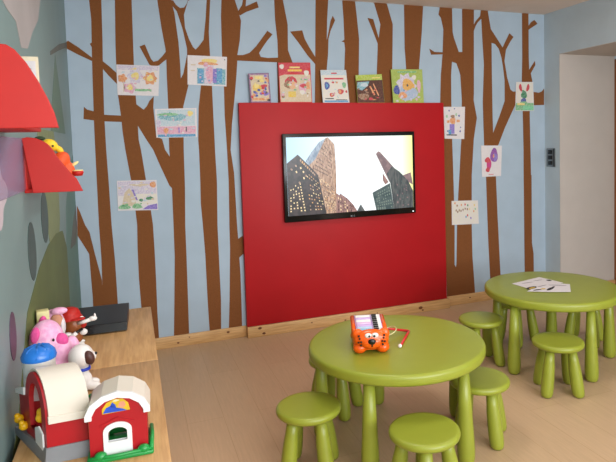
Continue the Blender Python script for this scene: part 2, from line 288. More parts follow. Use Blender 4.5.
SP([(1.872, 1.057), (1.937, 1.009), (1.984, .957), (2.017, .909), (1.868, .905)], t_red, 1)
SP([(1.834, 1.063), (1.898, 1.024), (1.954, .984), (1.951, .903), (1.837, .904)], t_red, 2)
SP([(1.766, 1.49), (1.784, 1.497), (1.838, 1.441), (1.845, 1.273), (1.83, 1.167), (1.834, 1.06), (1.841, .904), (1.753, .905), (1.698, 1.208), (1.627, 1.285), (1.68, 1.332)], t_tan, 3)
SP([(1.453, 1.306), (1.54, 1.371), (1.627, 1.285), (1.698, 1.208), (1.758, .906), (1.453, .908)], t_dark, 4)
SP([(2.012, .905), (2.046, .96), (2.08, .903)], t_grey, 1)
SP([(2.243, 1.198), (2.293, 1.125), (2.264, 1.105), (2.245, 1.137)], t_red, 2)
SP([(2.419, 1.171), (2.496, 1.194), (2.514, 1.091), (2.47, 1.117)], t_pk, 1)
SP([(2.187, 1.355), (2.207, 1.375), (2.223, 1.371), (2.293, 1.295), (2.349, 1.234), (2.321, 1.102), (2.295, 1.135)], t_pk, 3)
SP([(2.277, 1.191), (2.325, 1.25), (2.393, 1.204), (2.47, 1.126), (2.514, 1.04), (2.514, .893), (2.336, .898), (2.309, 1.114)], t_grey, 4)
SP([(2.149, 1.045), (2.305, 1.114), (2.336, .899), (2.179, .901)], t_teal, 5)
def wins(q, nu, nv, fu, fv, ms, prob, lay):
    def bl(u, v): return tuple((q[0][i]*(1-u)+q[1][i]*u)*(1-v)+(q[3][i]*(1-u)+q[2][i]*u)*v for i in (0, 1))
    for i in range(nu):
        for j in range(nv):
            if random.random() > prob: continue
            u, v = (i+.5)/nu, (j+.5)/nv; a, c = fu/nu/2, fv/nv/2
            SP([bl(u-a, v-c), bl(u+a, v-c), bl(u+a, v+c), bl(u-a, v+c)], random.choice(ms), lay)
wins([(1.655, 1.25), (1.76, 1.48), (1.815, 1.40), (1.81, 1.17)], 9, 14, .35, .6, [dimw, t_red, dimw], .75, 5)
wins([(1.70, 1.20), (1.83, 1.10), (1.835, .915), (1.765, .915)], 8, 12, .5, .4, [lit2, lit, dimw, dimw], .8, 5)
wins([(1.47, 1.13), (1.56, 1.16), (1.60, .93), (1.46, .93)], 5, 10, .4, .5, [lit], .6, 5)
wins([(1.47, 1.27), (1.54, 1.32), (1.62, 1.20), (1.55, 1.13)], 4, 4, .5, .4, [lit, t_tan], .7, 5)
wins([(1.60, 1.25), (1.70, 1.15), (1.75, .93), (1.62, .93)], 6, 11, .45, .35, [lit2, lit, t_tan], .55, 5)
wins([(1.56, 1.345), (1.68, 1.215), (1.675, 1.195), (1.55, 1.32)], 9, 1, .6, .6, [lit2, t_tan], .9, 5)
wins([(2.17, 1.035), (2.30, 1.095), (2.325, .91), (2.19, .91)], 7, 7, .45, .45, [palew], .8, 6)
wins([(1.85, 1.04), (1.94, .98), (1.94, .91), (1.85, .915)], 5, 4, .4, .5, [lit, dimw], .7, 4)
wins([(1.96, .97), (2.0, .93), (2.0, .91), (1.89, .915)], 4, 3, .4, .4, [dimw], .7, 4)
wins([(2.36, 1.18), (2.46, 1.09), (2.48, .92), (2.36, .91)], 5, 9, .5, .5, [t_pk, t_teal], .5, 5)
scr.build('screen', tv)
# badge letters on the lower bezel and the standby light
lg = MB(); silver = M('silver_print', (150, 150, 155), .4, .02, 9)
lg.lathe([(.0001, 0), (.006, 0), (.006, .0006), (.0001, .0006)], silver, mat=Matrix.Translation((-.018, -.0458, -.322)) @ Matrix.Rotation(PI/2, 4, 'X'), n=16)
for bx in ([-.008, -.0065, -.328, -.316], [-.008, -.002, -.328, -.3265], [.003, .0045, -.328, -.316], [.003, .010, -.328, -.3265], [.003, .010, -.3175, -.316], [.0085, .010, -.328, -.322], [.0065, .010, -.3235, -.322]):
    lg.box((bx[0], -.0468, bx[2]), (bx[1], -.0458, bx[3]), silver)
lg.build('badge', tv)
MB().box((.525, -.0475, -.325), (.533, -.0458, -.317), E('standby_light', (255, 255, 255), 2)).build('standby_light', tv)

# ------------------------------------------------------------------ flat picture sheets
def sheet(name, corners, y, shapes, label, cat, group=None, thick=.0012, paper=paper_w, lean=0, pins=False):
    """corners TL,TR,BR,BL in (x,z); shapes (material, [(u,v)...]) with v down"""
    TL, TR, BR, BL = corners; mb = MB(); cx = sum(c[0] for c in corners)/4; cz = min(c[1] for c in corners)
    def P(u, v, d):
        x = (TL[0]*(1-u)+TR[0]*u)*(1-v)+(BL[0]*(1-u)+BR[0]*u)*v; z = (TL[1]*(1-u)+TR[1]*u)*(1-v)+(BL[1]*(1-u)+BR[1]*u)*v
        return (x-cx, -d + lean*(z-cz), z-cz)
    g = [P(0, 0, 0), P(1, 0, 0), P(1, 1, 0), P(0, 1, 0)]
    mb.prism(g, (0, -thick, 0), paper)
    for i, (m, pts) in enumerate(shapes): mb.poly([P(min(max(u, .005), .995), min(max(v, .005), .995), thick+.0002+.00012*i) for u, v in pts], m)
    if pins: mb.ell(P(.5, .05, thick+.002), .004, paper_w, n=8)
    o = mb.build(name, loc=(cx, y, cz)); return tag(o, label, cat, group)
def blob(u, v, ru, rv=None, n=14, k=0, ph=0, tilt=0):
    rv = rv or ru; o = []
    for i in range(n):
        t = 2*PI*i/n; s = 1+.18*math.cos(k*t+ph) if k else 1+.10*math.sin(3*t+u*40)
        a, b = ru*s*math.cos(t), rv*s*math.sin(t)
        o.append((u+a*math.cos(tilt)-b*math.sin(tilt), v+a*math.sin(tilt)+b*math.cos(tilt)))
    return o
def rc(a, b, c, d): return [(a, b), (c, b), (c, d), (a, d)]
def cr(name, c1, c2=None, s=110):
    c2 = c2 or tuple(int(v*.55+214*.45) for v in c1)
    return M('crayon_'+name, c1, .8, .12, s, col2=c2)
def busy(n, cols, u0=.08, v0=.1, u1=.92, v1=.92, s=.035):
    return [(random.choice(cols), blob(random.uniform(u0, u1), random.uniform(v0, v1), s*random.uniform(.5, 1.5), s*random.uniform(.4, 1.1))) for _ in range(n)]
lilac = cr('lilac', (190, 178, 204), (220, 214, 222)); yell = cr('yellow', (232, 204, 110), (228, 214, 160)); orng = cr('orange', (214, 134, 84), (226, 178, 140))
pnk = cr('pink', (214, 150, 178), (222, 190, 200)); grn = cr('green', (96, 168, 116), (170, 204, 170)); blu = cr('blue', (74, 142, 190), (130, 176, 206)); teal = cr('teal', (92, 160, 178), (176, 200, 206))
cream = cr('cream', (224, 220, 200), (222, 214, 216)); vio = cr('violet', (120, 100, 186), (160, 144, 204)); rdc = cr('red', (196, 60, 78), (206, 96, 100)); tan = cr('tan', (206, 186, 158), (214, 200, 178)); navy = cr('navy', (48, 62, 150)); dgn = cr('dark_green', (40, 120, 74)); skyc = cr('pale_blue', (176, 200, 210), (206, 212, 218)); brn = cr('brown', (140, 96, 66)); blk = cr('black', (40, 38, 40))
gw = 'children\'s drawings pinned on the tree wall'
D = -.0035
def fl(u, v, c, s=.13): return [(c, blob(u, v, s, s*1.35, 24, 6)), (yell, blob(u, v, s*.55, s*.75))]
sheet('child_drawing', [(.3, 2.03), (.581, 2.027), (.565, 1.816), (.298, 1.822)], D,
      [(lilac, rc(.02, .02, .98, .16)), (pnk, blob(.3, .76, .14, .17, 20, 5)), (orng, blob(.13, .45, .1, .14, 20, 5))]+fl(.43, .36, lilac, .17)+fl(.78, .42, orng, .15)+[(yell, blob(.3, .74, .07, .1)), (grn, rc(.42, .78, .82, .86)), (tan, rc(.14, .55, .16, .9))]+busy(26, [lilac, pnk, yell, cream, skyc], s=.03),
      'crayon drawing of big round flowers in purple and orange, highest on left', 'drawing', gw, pins=True)
sheet('child_drawing', [(.775, 2.109), (1.054, 2.104), (1.042, 1.888), (.766, 1.899)], D,
      [(teal, rc(.24, .42, .97, .95)), (blu, rc(.26, .46, .4, .94)), (blu, rc(.72, .4, .88, .92)), (yell, blob(.55, .18, .2, .1)), (orng, blob(.5, .26, .26, .06)), (lilac, rc(.42, .3, .66, .94)), (pnk, blob(.56, .62, .1, .3)), (vio, rc(.64, .42, .74, .9)), (pnk, blob(.46, .3, .06, .08)), (blk, blob(.94, .1, .015, .02)), (tan, rc(.08, .3, .2, .34)), (tan, rc(.08, .5, .18, .53))]+busy(22, [teal, blu, lilac, pnk], .26, .4, .95, .92, .03),
      'drawing of figures before a blue curtain, pinned left of the red board', 'drawing', gw)
sheet('child_drawing', [(.537, 1.725), (.821, 1.731), (.818, 1.521), (.537, 1.522)], D,
      [(skyc, rc(.04, .04, .96, .6)), (teal, blob(.42, .3, .34, .12)), (grn, blob(.3, .2, .26, .05)), (yell, blob(.84, .18, .07, .1)), (pnk, rc(.03, .62, .97, .88)), (blu, rc(.04, .89, .96, .98)), (orng, blob(.24, .76, .06, .1)), (vio, rc(.54, .66, .57, .84)), (blk, rc(.72, .64, .75, .8)), (lilac, blob(.07, .5, .06, .14))]+busy(24, [skyc, teal, cream, pnk], s=.035),
      'drawing with blue green sky, yellow sun and blue line along its foot', 'drawing', gw, pins=True)
sheet('child_drawing', [(.265, 1.23), (.525, 1.223), (.527, 1.008), (.263, 1.021)], D,
      [(lilac, rc(.02, .03, .98, .5)), (tan, [(.1, .85), (.18, .4), (.3, .25), (.45, .55), (.5, .85)]), (orng, blob(.9, .15, .08, .1)), (cream, rc(.45, .45, .98, .8)), (grn, blob(.16, .88, .15, .08)), (grn, blob(.47, .86, .12, .09)), (vio, [(.6, .97), (.75, .84), (.98, .78), (.98, .97)]), (dgn, blob(.58, .66, .05, .05)), (dgn, blob(.8, .6, .1, .06)), (vio, [(.35, .3), (.4, .3), (.5, .66), (.46, .66)]), (tan, blob(.55, .15, .25, .04))]+busy(26, [lilac, cream, tan, skyc], .04, .05, .96, .8, .04)+busy(12, [grn, dgn], .04, .75, .6, .95, .025),
      'pale drawing of a tan hill with green bushes, lowest on left', 'drawing', gw)
sheet('child_drawing', [(2.869, 1.735), (3.084, 1.735), (3.071, 1.455), (2.876, 1.463)], D,
      [(orng, blob(.42, .44, .14, .12)), (orng, rc(.14, .42, .26, .5)), (orng, rc(.6, .4, .76, .48)), (vio, rc(.26, .54, .5, .84)), (blu, rc(.2, .72, .34, .86)), (blk, rc(.1, .86, .62, .9)), (brn, blob(.42, .3, .1, .05)), (navy, blob(.25, .12, .03, .03)), (navy, blob(.72, .28, .04, .035)), (navy, blob(.5, .06, .03, .02)), (navy, blob(.78, .76, .035, .035)), (navy, blob(.8, .64, .03, .02)), (navy, blob(.16, .76, .03, .03)), (grn, blob(.14, .3, .04, .05)), (grn, blob(.58, .24, .03, .05))],
      'drawing of an orange and purple clown among blue dots, beside red board', 'drawing', gw)
sheet('child_drawing', [(3.243, 1.394), (3.464, 1.388), (3.45, 1.114), (3.249, 1.115)], D,
      [(cr('magenta', (188, 50, 120), (202, 84, 140)), blob(.36, .6, .12, .22)), (rdc, blob(.3, .47, .14, .09)), (rdc, blob(.3, .78, .1, .08)), (cr('purple', (128, 72, 148), (160, 104, 176)), blob(.62, .32, .19, .23)), (vio, blob(.68, .38, .1, .13)), (orng, blob(.6, .34, .04, .06)), (rdc, rc(.34, .92, .6, .94))],
      'drawing of a red squirrel with a big purple tail', 'drawing', gw)
sheet('child_drawing', [(2.934, .921), (3.203, .91), (3.209, .70), (2.934, .71)], D,
      [(cream, rc(.02, .02, .98, .98))]+[(c, blob(u, v, .025, .05)) for c, u, v in ((brn, .2, .2), (brn, .28, .4), (orng, .36, .18), (brn, .42, .38), (rdc, .5, .16), (brn, .5, .34), (dgn, .6, .2), (brn, .22, .46), (brn, .34, .42), (brn, .58, .36), (yell, .85, .2), (grn, .88, .36), (orng, .82, .45), (blu, .52, .68), (vio, .7, .74), (rdc, .58, .62), (orng, .12, .1), (yell, .66, .36), (brn, .16, .4))],
      'cream drawing sheet dotted with small brown and yellow marks', 'drawing', gw)
sheet('child_drawing', [(3.623, 1.957), (3.811, 1.959), (3.819, 1.695), (3.609, 1.696)], D-.002,
      [(cream, rc(.03, .02, .97, .7)), (grn, rc(.02, .72, .98, .98)), (cr('mint', (110, 196, 150), (150, 208, 170)), rc(.4, .82, .98, .97)), (yell, rc(.1, .72, .5, .8)), (rdc, blob(.26, .2, .08, .14, tilt=-.4)), (rdc, blob(.68, .2, .08, .14, tilt=.5)), (dgn, blob(.46, .44, .17, .13)), (dgn, blob(.4, .32, .05, .05)), (navy, blob(.44, .64, .15, .09)), (grn, blob(.45, .7, .2, .03))],
      'drawing of a green rabbit with pink ears, nearest the room corner', 'drawing', gw)

# ------------------------------------------------------------------ books on the ledge of the red board
LY = -.034
def book(c, shapes, paper, label, th=.006):
    return sheet('picture_book', c, LY, shapes, label, 'book', 'picture books standing on the red board', thick=th, paper=paper, lean=.05)
zb = 1.7672
book([(1.201, 1.983), (1.355, 1.991), (1.364, zb), (1.21, zb)], [(cr('mauve', (150, 104, 140)), rc(.03, .02, .97, .98)), (tan, rc(.08, .06, .92, .95)), (blk, blob(.12, .2, .05, .04)), (vio, blob(.82, .1, .08, .04)), (yell, rc(.3, .1, .68, .2)), (cr('gold', (226, 178, 60)), blob(.36, .5, .22, .14)), (yell, blob(.34, .42, .12, .1)), (rdc, blob(.72, .44, .16, .06)), (vio, blob(.7, .7, .24, .07)), (navy, blob(.3, .76, .1, .04)), (orng, rc(.1, .84, .9, .92)), (yell, blob(.62, .26, .12, .05))]+busy(22, [yell, orng, vio, rdc, blk, tan, navy], s=.06),
     M('book_mauve', (120, 84, 120), .5), 'small mauve and yellow picture book, leftmost on the red board')
book([(1.432, 2.07), (1.685, 2.077), (1.687, zb), (1.433, zb)], [(tan, rc(.02, .3, .98, .98)), (rdc, [(.02, .02), (.98, .02), (.98, .12), (.8, .2), (.75, .3), (.4, .24), (.02, .34)]), (rdc, rc(.02, .02, .9, .22)), (yell, rc(.34, .1, .66, .14)), (cr('title_gold', (240, 190, 60)), rc(.28, .17, .72, .22)), (cream, blob(.1, .1, .07, .06)), (cream, blob(.86, .26, .08, .07)), (rdc, [(.16, .56), (.18, .44), (.28, .36), (.42, .34), (.52, .4), (.56, .5)]), (brn, blob(.28, .55, .13, .1)), (cr('peach', (226, 168, 120)), blob(.4, .56, .13, .1)), (cr('gold2', (226, 186, 60)), rc(.26, .72, .5, .86)), (pnk, blob(.72, .64, .12, .14)), (rdc, blob(.74, .58, .1, .05)), (cream, blob(.7, .74, .08, .06)), (grn, rc(.66, .4, .92, .44)), (orng, rc(.84, .48, .94, .66)), (tan, rc(.5, .88, .95, .96))]+busy(26, [tan, cream, grn, brn, pnk, skyc], .05, .38, .95, .95, .035),
     M('book_red', (200, 40, 44), .5), 'tall picture book with a red banner and a red-hatted face')
book([(1.765, 2.021), (1.978, 2.026), (1.996, zb), (1.774, zb)], [(cream, rc(.02, .02, .98, .98)), (skyc, rc(.02, .02, .98, .16)), (rdc, rc(.4, .08, .62, .12)), (rdc, rc(.12, .24, .86, .29)), (navy, blob(.2, .48, .1, .12)), (blu, blob(.2, .48, .04, .06)), (rdc, blob(.44, .38, .05, .03)), (orng, blob(.58, .38, .05, .03)), (grn, blob(.86, .46, .08, .09)), (rdc, blob(.7, .66, .12, .08)), (orng, blob(.68, .66, .05, .06)), (rdc, blob(.92, .66, .04, .04)), (rdc, blob(.36, .76, .09, .06)), (orng, blob(.35, .76, .03, .04)), (blk, rc(.1, .86, .42, .89)), (blk, rc(.5, .9, .92, .92)), (blu, rc(.06, .93, .95, .98))]+busy(12, [skyc, rdc, blu, teal], .08, .32, .92, .84, .022),
     M('book_pale', (206, 210, 212), .5), 'white picture book with small blue and red fish')
book([(2.057, 1.987), (2.286, 1.999), (2.302, zb), (2.065, zb)], [(cr('lime', (168, 188, 50)), rc(.0, .0, 1, .2)), (cr('umber', (74, 50, 46), (110, 72, 60)), rc(0, .2, 1, 1)), (teal, [(.02, .5), (.05, .26), (.5, .24), (.42, .4), (.2, .56)]), (skyc, blob(.3, .36, .14, .07)), (orng, [(.48, .42), (.53, .4), (.68, .72), (.62, .74)]), (orng, [(.62, .34), (.66, .32), (.82, .74), (.78, .76)]), (brn, blob(.24, .78, .2, .12)), (rdc, blob(.5, .86, .08, .05)), (yell, rc(.6, .1, .92, .14))]+busy(16, [brn, rdc, blk, orng], .06, .5, .94, .94, .03),
     M('book_lime', (160, 180, 50), .5), 'dark picture book with a lime band along its top')
book([(2.369, 2.04), (2.659, 2.046), (2.662, zb), (2.379, zb)], [(cr('leaf', (160, 178, 84), (176, 190, 110)), rc(0, 0, 1, 1)), (lilac, blob(.46, .5, .3, .36, 24, 9)), (cr('lilac_blue', (156, 176, 206)), blob(.5, .7, .3, .24)), (cr('apricot', (226, 160, 60)), blob(.5, .46, .18, .18)), (cr('apricot2', (226, 160, 60)), rc(.56, .44, .72, .56)), (orng, blob(.32, .78, .14, .1)), (navy, blob(.14, .62, .1, .14)), (blk, blob(.49, .48, .03, .04)), (cream, blob(.72, .24, .07, .07)), (pnk, blob(.86, .5, .06, .2)), (grn, rc(.2, .06, .8, .1))]+busy(14, [lilac, blu, skyc, pnk, orng], .1, .62, .95, .95, .035),
     M('book_green', (150, 170, 80), .5), 'green picture book with an orange seahorse face, rightmost on the board')

# ------------------------------------------------------------------ switch plate on the right wall
sw = empty('switch_plate', (W, -.09, 1.265), label='grey metal switch plate with three black buttons on the side wall', cat='switch')
plate = M('switch_metal', (128, 136, 140), .4, .04, 20, metal=.4)
MB().box((-.008, -.058, -.085), (0, .058, .085), plate, .003).build('frame', sw)
MB().box((-.013, -.056, -.082), (-.0081, -.036, .082), dgrey, .002).build('side_strip', sw)
for k in (-1, 0, 1): MB().box((-.013, -.022, k*.05-.018), (-.0081, .032, k*.05+.018), black, .004).build('button', sw)

# ------------------------------------------------------------------ round tables and stools
def make_leg(top, bot, rt, rb, h):
    prof = [(.0001, 0), (rb*.62, .002), (rb*.86, .010), (rb*.96, .026), (rb, .06), (rb*.97, .11), (rb*.9, .17), (rb*.8, .26 if h > .3 else .2), (rt, h)]
    prof = [p_ for p_ in prof[:-1] if p_[1] < h-.01]+[(rt, h), (.0001, h)]
    mb = MB(); mb.lathe(prof, green, n=20)
    sx, sy = (top[0]-bot[0])/h, (top[1]-bot[1])/h
    for v in mb.bm.verts: v.co = Vector((v.co.x+bot[0]+sx*v.co.z, v.co.y+bot[1]+sy*v.co.z, v.co.z))
    return mb
def disc(R_, zt, th, rr, dome=0):
    p_ = [(.0001, zt-th), (R_-rr*1.1, zt-th), (R_-rr*.55, zt-th+rr*.12), (R_-rr*.14, zt-th+rr*.5), (R_, zt-th+rr), (R_, zt-rr), (R_-rr*.12, zt-rr*.5), (R_-rr*.5, zt-rr*.12), (R_-rr*1.1, zt-.0006)]
    for k in range(1, 5): p_.append(((R_-rr*1.1)*(1-k/5), zt+dome*(k/5)))
    p_.append((.0001, zt+dome)); return p_
def make_table(x, y, a0, label):
    t = empty('round_table', (x, y, 0), label=label, cat='table', group='green round play tables')
    MB().lathe(disc(.427, .486, .053, .017), green, n=96).build('tabletop', t)
    for k in range(5):
        a = math.radians(a0+72*k); r0, r1 = .372, .380
        make_leg((r0*math.cos(a), r0*math.sin(a)), (r1*math.cos(a), r1*math.sin(a)), .024, .040, .434).build('leg', t)
    return t
make_table(1.5204, -1.8293, 10, 'round lime green plastic table with the orange toy on it')
make_table(2.8703, -1.3482, -22, 'round lime green plastic table with a paper sheet, by the doorway')
st0 = empty('stool', (0, 0, 0), cat='stool', group='green stools around the two tables')
MB().lathe(disc(.1445, .299, .034, .015, .001), green, n=64).build('seat', st0)
for k in range(4):
    a = PI/2*k; make_leg((.085*math.cos(a), .085*math.sin(a)), (.126*math.cos(a), .126*math.sin(a)), .024, .0355, .266).build('leg', st0)
stools = [((1.0416, -1.92), -70, 'green stool at the near table, on its left side'),
          ((1.408, -2.318), -115, 'green stool nearest the camera, in front of the near table'),
          ((1.8853, -1.9947), -85, 'green stool at the near table, on its right side'),
          ((1.34, -1.43), -90, 'green stool pushed under the far side of the near table, seat hidden'),
          ((2.580, -1.743), -160, 'green stool standing in front of the table with the paper'),
          ((2.4256, -1.2023), -55, 'green stool left of the table with the paper'),
          ((3.28, -1.20), -100, 'green stool under the far right side of the table with the paper'),
          ((2.87, -.985), -125, 'green stool behind the table with the paper, only its legs seen')]
for i, ((x, y), a, lb) in enumerate(stools):
    o = st0 if i == 0 else copy_tree(st0)
    o.location = (x, y, 0); o.rotation_euler = (0, 0, math.radians(a)); o['label'] = lb

# paper sheets on the far table
zt = .4872
def flat_sheet(name, pts, z, shapes, label, cat, mat=paper_w):
    cx = sum(p_[0] for p_ in pts)/len(pts); cy = sum(p_[1] for p_ in pts)/len(pts)
    mb = MB(); mb.prism([(x-cx, y-cy, 0) for x, y in pts], (0, 0, .0008), mat)
    for i, (m, q) in enumerate(shapes): mb.poly([(x-cx, y-cy, .001+.0001*i) for x, y in q], m)
    return tag(mb.build(name, loc=(cx, cy, z)), label, cat)
def B2(cx, cy, rx, ry, n=10, a=0): return [(cx+rx*math.cos(t)*math.cos(a)-ry*math.sin(t)*math.sin(a), cy+rx*math.cos(t)*math.sin(a)+ry*math.sin(t)*math.cos(a)) for t in [2*PI*i/n for i in range(n)]]
ink = M('ink_grey', (150, 140, 150), .8); inkd = M('ink_dark', (44, 38, 42), .8); inky = M('ink_yellow', (206, 170, 60), .8)
flat_sheet('paper_sheet', [(2.676, -1.192), (2.95, -1.13), (2.985, -1.33), (2.70, -1.40)], zt, [(ink, B2(2.78, -1.22, .05, .006)), (ink, B2(2.88, -1.2, .04, .006)), (inkd, B2(2.945, -1.235, .016, .02))], 'white printed sheet lying askew under another sheet on far table', 'paper')
flat_sheet('paper_sheet', [(2.635, -1.40), (2.875, -1.275), (2.99, -1.385), (2.862, -1.535), (2.74, -1.47)], zt+.0024,
           [(inkd, B2(2.715, -1.345, .05, .022, a=.3)), (inky, B2(2.715, -1.35, .03, .012, a=.3)), (inkd, B2(2.715, -1.402, .035, .010)), (inkd, B2(2.80, -1.42, .05, .014, a=.5)), (inky, B2(2.76, -1.40, .02, .012)), (ink, B2(2.9, -1.37, .06, .008, a=-.6)), (inkd, B2(2.84, -1.40, .03, .008, a=.6)), (ink, B2(2.80, -1.34, .05, .006, a=.2))],
           'white sheet with black and yellow printed picture lying on the far table', 'paper')

# ------------------------------------------------------------------ orange animal xylophone with its mallet
orange = M('orange_plastic', (236, 94, 14), .25, .03, 10); redm = M('toy_red', (196, 40, 40), .3, .03, 10); wht = M('toy_white', (236, 234, 230), .3, .02, 10); cyan = M('toy_cyan', (96, 190, 222), .3, .03, 10); blk2 = M('toy_black', (16, 15, 16), .3, .05, 10); lil = M('toy_lilac', (206, 176, 226), .3, .03, 10)
ty = empty('xylophone_toy', (1.347, -1.93, .4866), math.radians(-17), label='orange animal-shaped xylophone toy with piano keys on the near table', cat='toy')
# local: x right, -y front. body length .25 backwards
b = MB(); b.prism([(-.075, 0, .012), (-.075, .235, .012), (-.075, .235, .098), (-.075, 0, .058)], (.15, 0, 0), orange)
for sx in (-1, 1):
    b.ell((sx*.05, .004, .024), (.030, .034, .024), orange); b.ell((sx*.052, .215, .022), (.028, .032, .022), orange)
b.build('body', ty, remesh=.0035, smooth=3)
h = MB(); h.ell((0, .0, .062), (.078, .040, .044), orange); h.ell((-.058, .01, .082), (.024, .018, .026), orange); h.ell((.058, .01, .082), (.024, .018, .026), orange)
h.ell((0, -.026, .052), (.045, .022, .026), orange); hd = h.build('head', ty, remesh=.003, smooth=3)
h = MB()
for sx in (-1, 1): h.ell((sx*.015, -.031, .086), (.015, .011, .011), wht)
h.build('eye', hd)
h = MB()
for sx in (-1, 1): h.ell((sx*.011, -.041, .085), (.005, .004, .005), blk2)
h.build('pupil', hd)
h = MB(); h.ell((0, -.046, .062), (.017, .010, .013), blk2); h.ell((0, -.048, .048), (.004, .004, .010), blk2); h.build('nose', hd)
for sx in (-1, 1):
    h = MB()
    for dx, dz in ((.052, .072), (.057, .056), (.046, .060), (.055, .084), (.047, .046)): h.ell((sx*dx, -.027-.010*(dx < .05), dz), (.005, .008, .0045), blk2, n=10)
    h.build('spots', hd)['kind'] = 'stuff'
ty.scale = (1.06, .84, 1.05)
k = MB(); k.box((-.060, .028, .056), (.060, .255, .066), lil, .003); kb = k.build('key_tray', ty); kb.rotation_euler = (.17, 0, 0); kb.location = (0, 0, .004)
cols = [cyan, M('toy_sky', (130, 206, 234), .3), M('toy_pale', (190, 214, 240), .3), lil, M('toy_pinkl', (226, 190, 226), .3), wht, lil, wht]
for i, m in enumerate(cols):
    MB().box((-.055, .036+.0255*i, .066), (.012, .058+.0255*i, .073), m, .002).build('note_bar', kb)
for i in range(11):
    MB().box((.018, .036+.0185*i, .066), (.056, .053+.0185*i, .073), wht, .0015).build('piano_key', kb)
for i in range(9):
    MB().box((.018, .048+.0215*i, .073), (.040, .056+.0215*i, .079), blk2, .001).build('black_key', kb)
k = MB()
for sx in (-1, 1): k.tube([(sx*.068, .02, .06), (sx*.070, .12, .086), (sx*.068, .235, .104)], .010, orange)
k.build('side_rail', ty)
k = MB(); k.tube([(.066+.030+.032*math.cos(t), .16+.06*math.sin(t), .05+.012*math.cos(t)) for t in [2*PI*i/24 for i in range(25)]], .0025, M('cord_pale', (206, 200, 150), .4)); k.build('cord_loop', ty)
ml = empty('mallet', (1.604, -1.785, .4866), label='thin red bent mallet with white tip lying beside the orange toy', cat='toy')
k = MB(); k.tube([(-.125, .01, .050), (-.06, .022, .030), (.016, .034, .0085), (.022, .030, .0075), (.018, .022, .0072), (-.105, -.138, .0072)], .0062, redm); k.build('handle', ml)
k = MB(); k.ell((-.112, -.146, .0095), .0095, wht); k.build('tip', ml)

# ------------------------------------------------------------------ low storage cabinets along the left wall
def cabinet(y0, y1, label):
    c = empty('storage_cabinet', (.222, (y0+y1)/2, 0), label=label, cat='cabinet', group='wooden cabinets along the left wall')
    hl = (y1-y0)/2-.0015
    m = MB(); m.box((-.200, -hl, .595), (.200, hl, .62), beech, .003); m.build('cabinet_top', c)
    m = MB(); m.box((-.190, -hl, 0), (.185, -hl+.018, .595), beech_side); m.box((-.190, hl-.018, 0), (.185, hl, .595), beech_side)
    m.box((-.190, -hl+.018, 0), (-.180, hl-.018, .595), beech_side); m.box((-.180, -hl+.018, .03), (.165, hl-.018, .048), beech_side); m.build('carcass', c)
    for i, (a, b_) in enumerate(((.05, .19), (.195, .325), (.33, .59))):
        m = MB(); m.box((.1655, -hl+.02, a), (.185, hl-.02, b_), beech_side, .002); m.box((-.17, -hl+.03, a+.01), (.1655, hl-.03, a+.02), beech_side); d_ = m.build('drawer', c)
        if i == 2: MB().box((.1851, -.225, .36), (.214, -.165, .436), M('handle_grey', (176, 176, 182), .4, .03, 20), .004).build('handle', d_)
        if i == 1: MB().box((.1851, -.385, .205), (.214, -.345, .285), redp, .004).build('handle', d_)
    return c
cabinet(-1.951, -1.139, 'wooden storage cabinet under the black box, its far half by the trees')
cabinet(-2.763, -1.9515, 'wooden storage cabinet under the toy barn, nearest the camera')

# black set-top box
bx = empty('media_box', (.2, -1.385, .6205), math.radians(-2), label='flat black set-top box lying on the far cabinet', cat='electronics')
m = MB(); m.prism([(-.115, -.13, .004), (-.115, .13, .004), (-.115, .15, .060), (-.115, -.118, .042)], (.228, 0, 0), dgrey, .003); m.build('case', bx)
m = MB(); m.prism([(-.113, -.1345, .006), (-.113, -.1305, .006), (-.113, -.1185, .040), (-.113, -.1225, .040)], (.224, 0, 0), black); m.build('front_panel', bx)
for sx in (-.09, .09):
    for sy in (-.1, .1): MB().lathe([(.0001, 0), (.01, 0), (.01, .0045), (.0001, .0045)], blk2, (sx, sy, 0), 12).build('foot', bx)

# ------------------------------------------------------------------ toy barn (two hinged halves, silo)
bred = M('barn_red', (172, 14, 26), .4, .05, 14); bwhite = M('barn_cream_roof', (226, 218, 204), .4, .02, 10); bgrey = M('barn_grey_base', (128, 130, 134), .5, .05, 20); bblue = M('silo_blue', (34, 116, 206), .3, .05, 14); bgreen = M('barn_green_base', (20, 140, 62), .35, .05, 20); byel = M('barn_yellow', (240, 186, 20), .4, .05, 30)
bwh = M('barn_white_trim', (232, 232, 232), .35, .02, 12)
barn = empty('toy_barn', (.115, -2.62, .6205), label='red toy barn with cream roofs and blue-domed silo on near cabinet', cat='toy')
# main half: local frame u along the gable (away and left), v to the right
ua = Vector((-.092, .20, 0)).normalized(); va = Vector((1, .02, 0)).normalized()
def A(u, v, z): q = ua*u+va*v; return Vector((q.x, q.y, z))
GW, DP = .165, .102
def arch(w, z0, ze, za, n=12, u0=0):
    """outline of a round-topped gable in (u,z)"""
    o = [(u0, z0), (u0, ze)]
    for i in range(1, n): t = PI-PI*i/n; o.append((u0+w/2+w/2*math.cos(t), ze+(za-ze)*math.sin(t)))
    return o+[(u0+w, ze), (u0+w, z0)]
wall = MB()
out = arch(GW, .0, .118, .226)
inn = arch(GW-.066, .06, .125, .196, u0=.033)
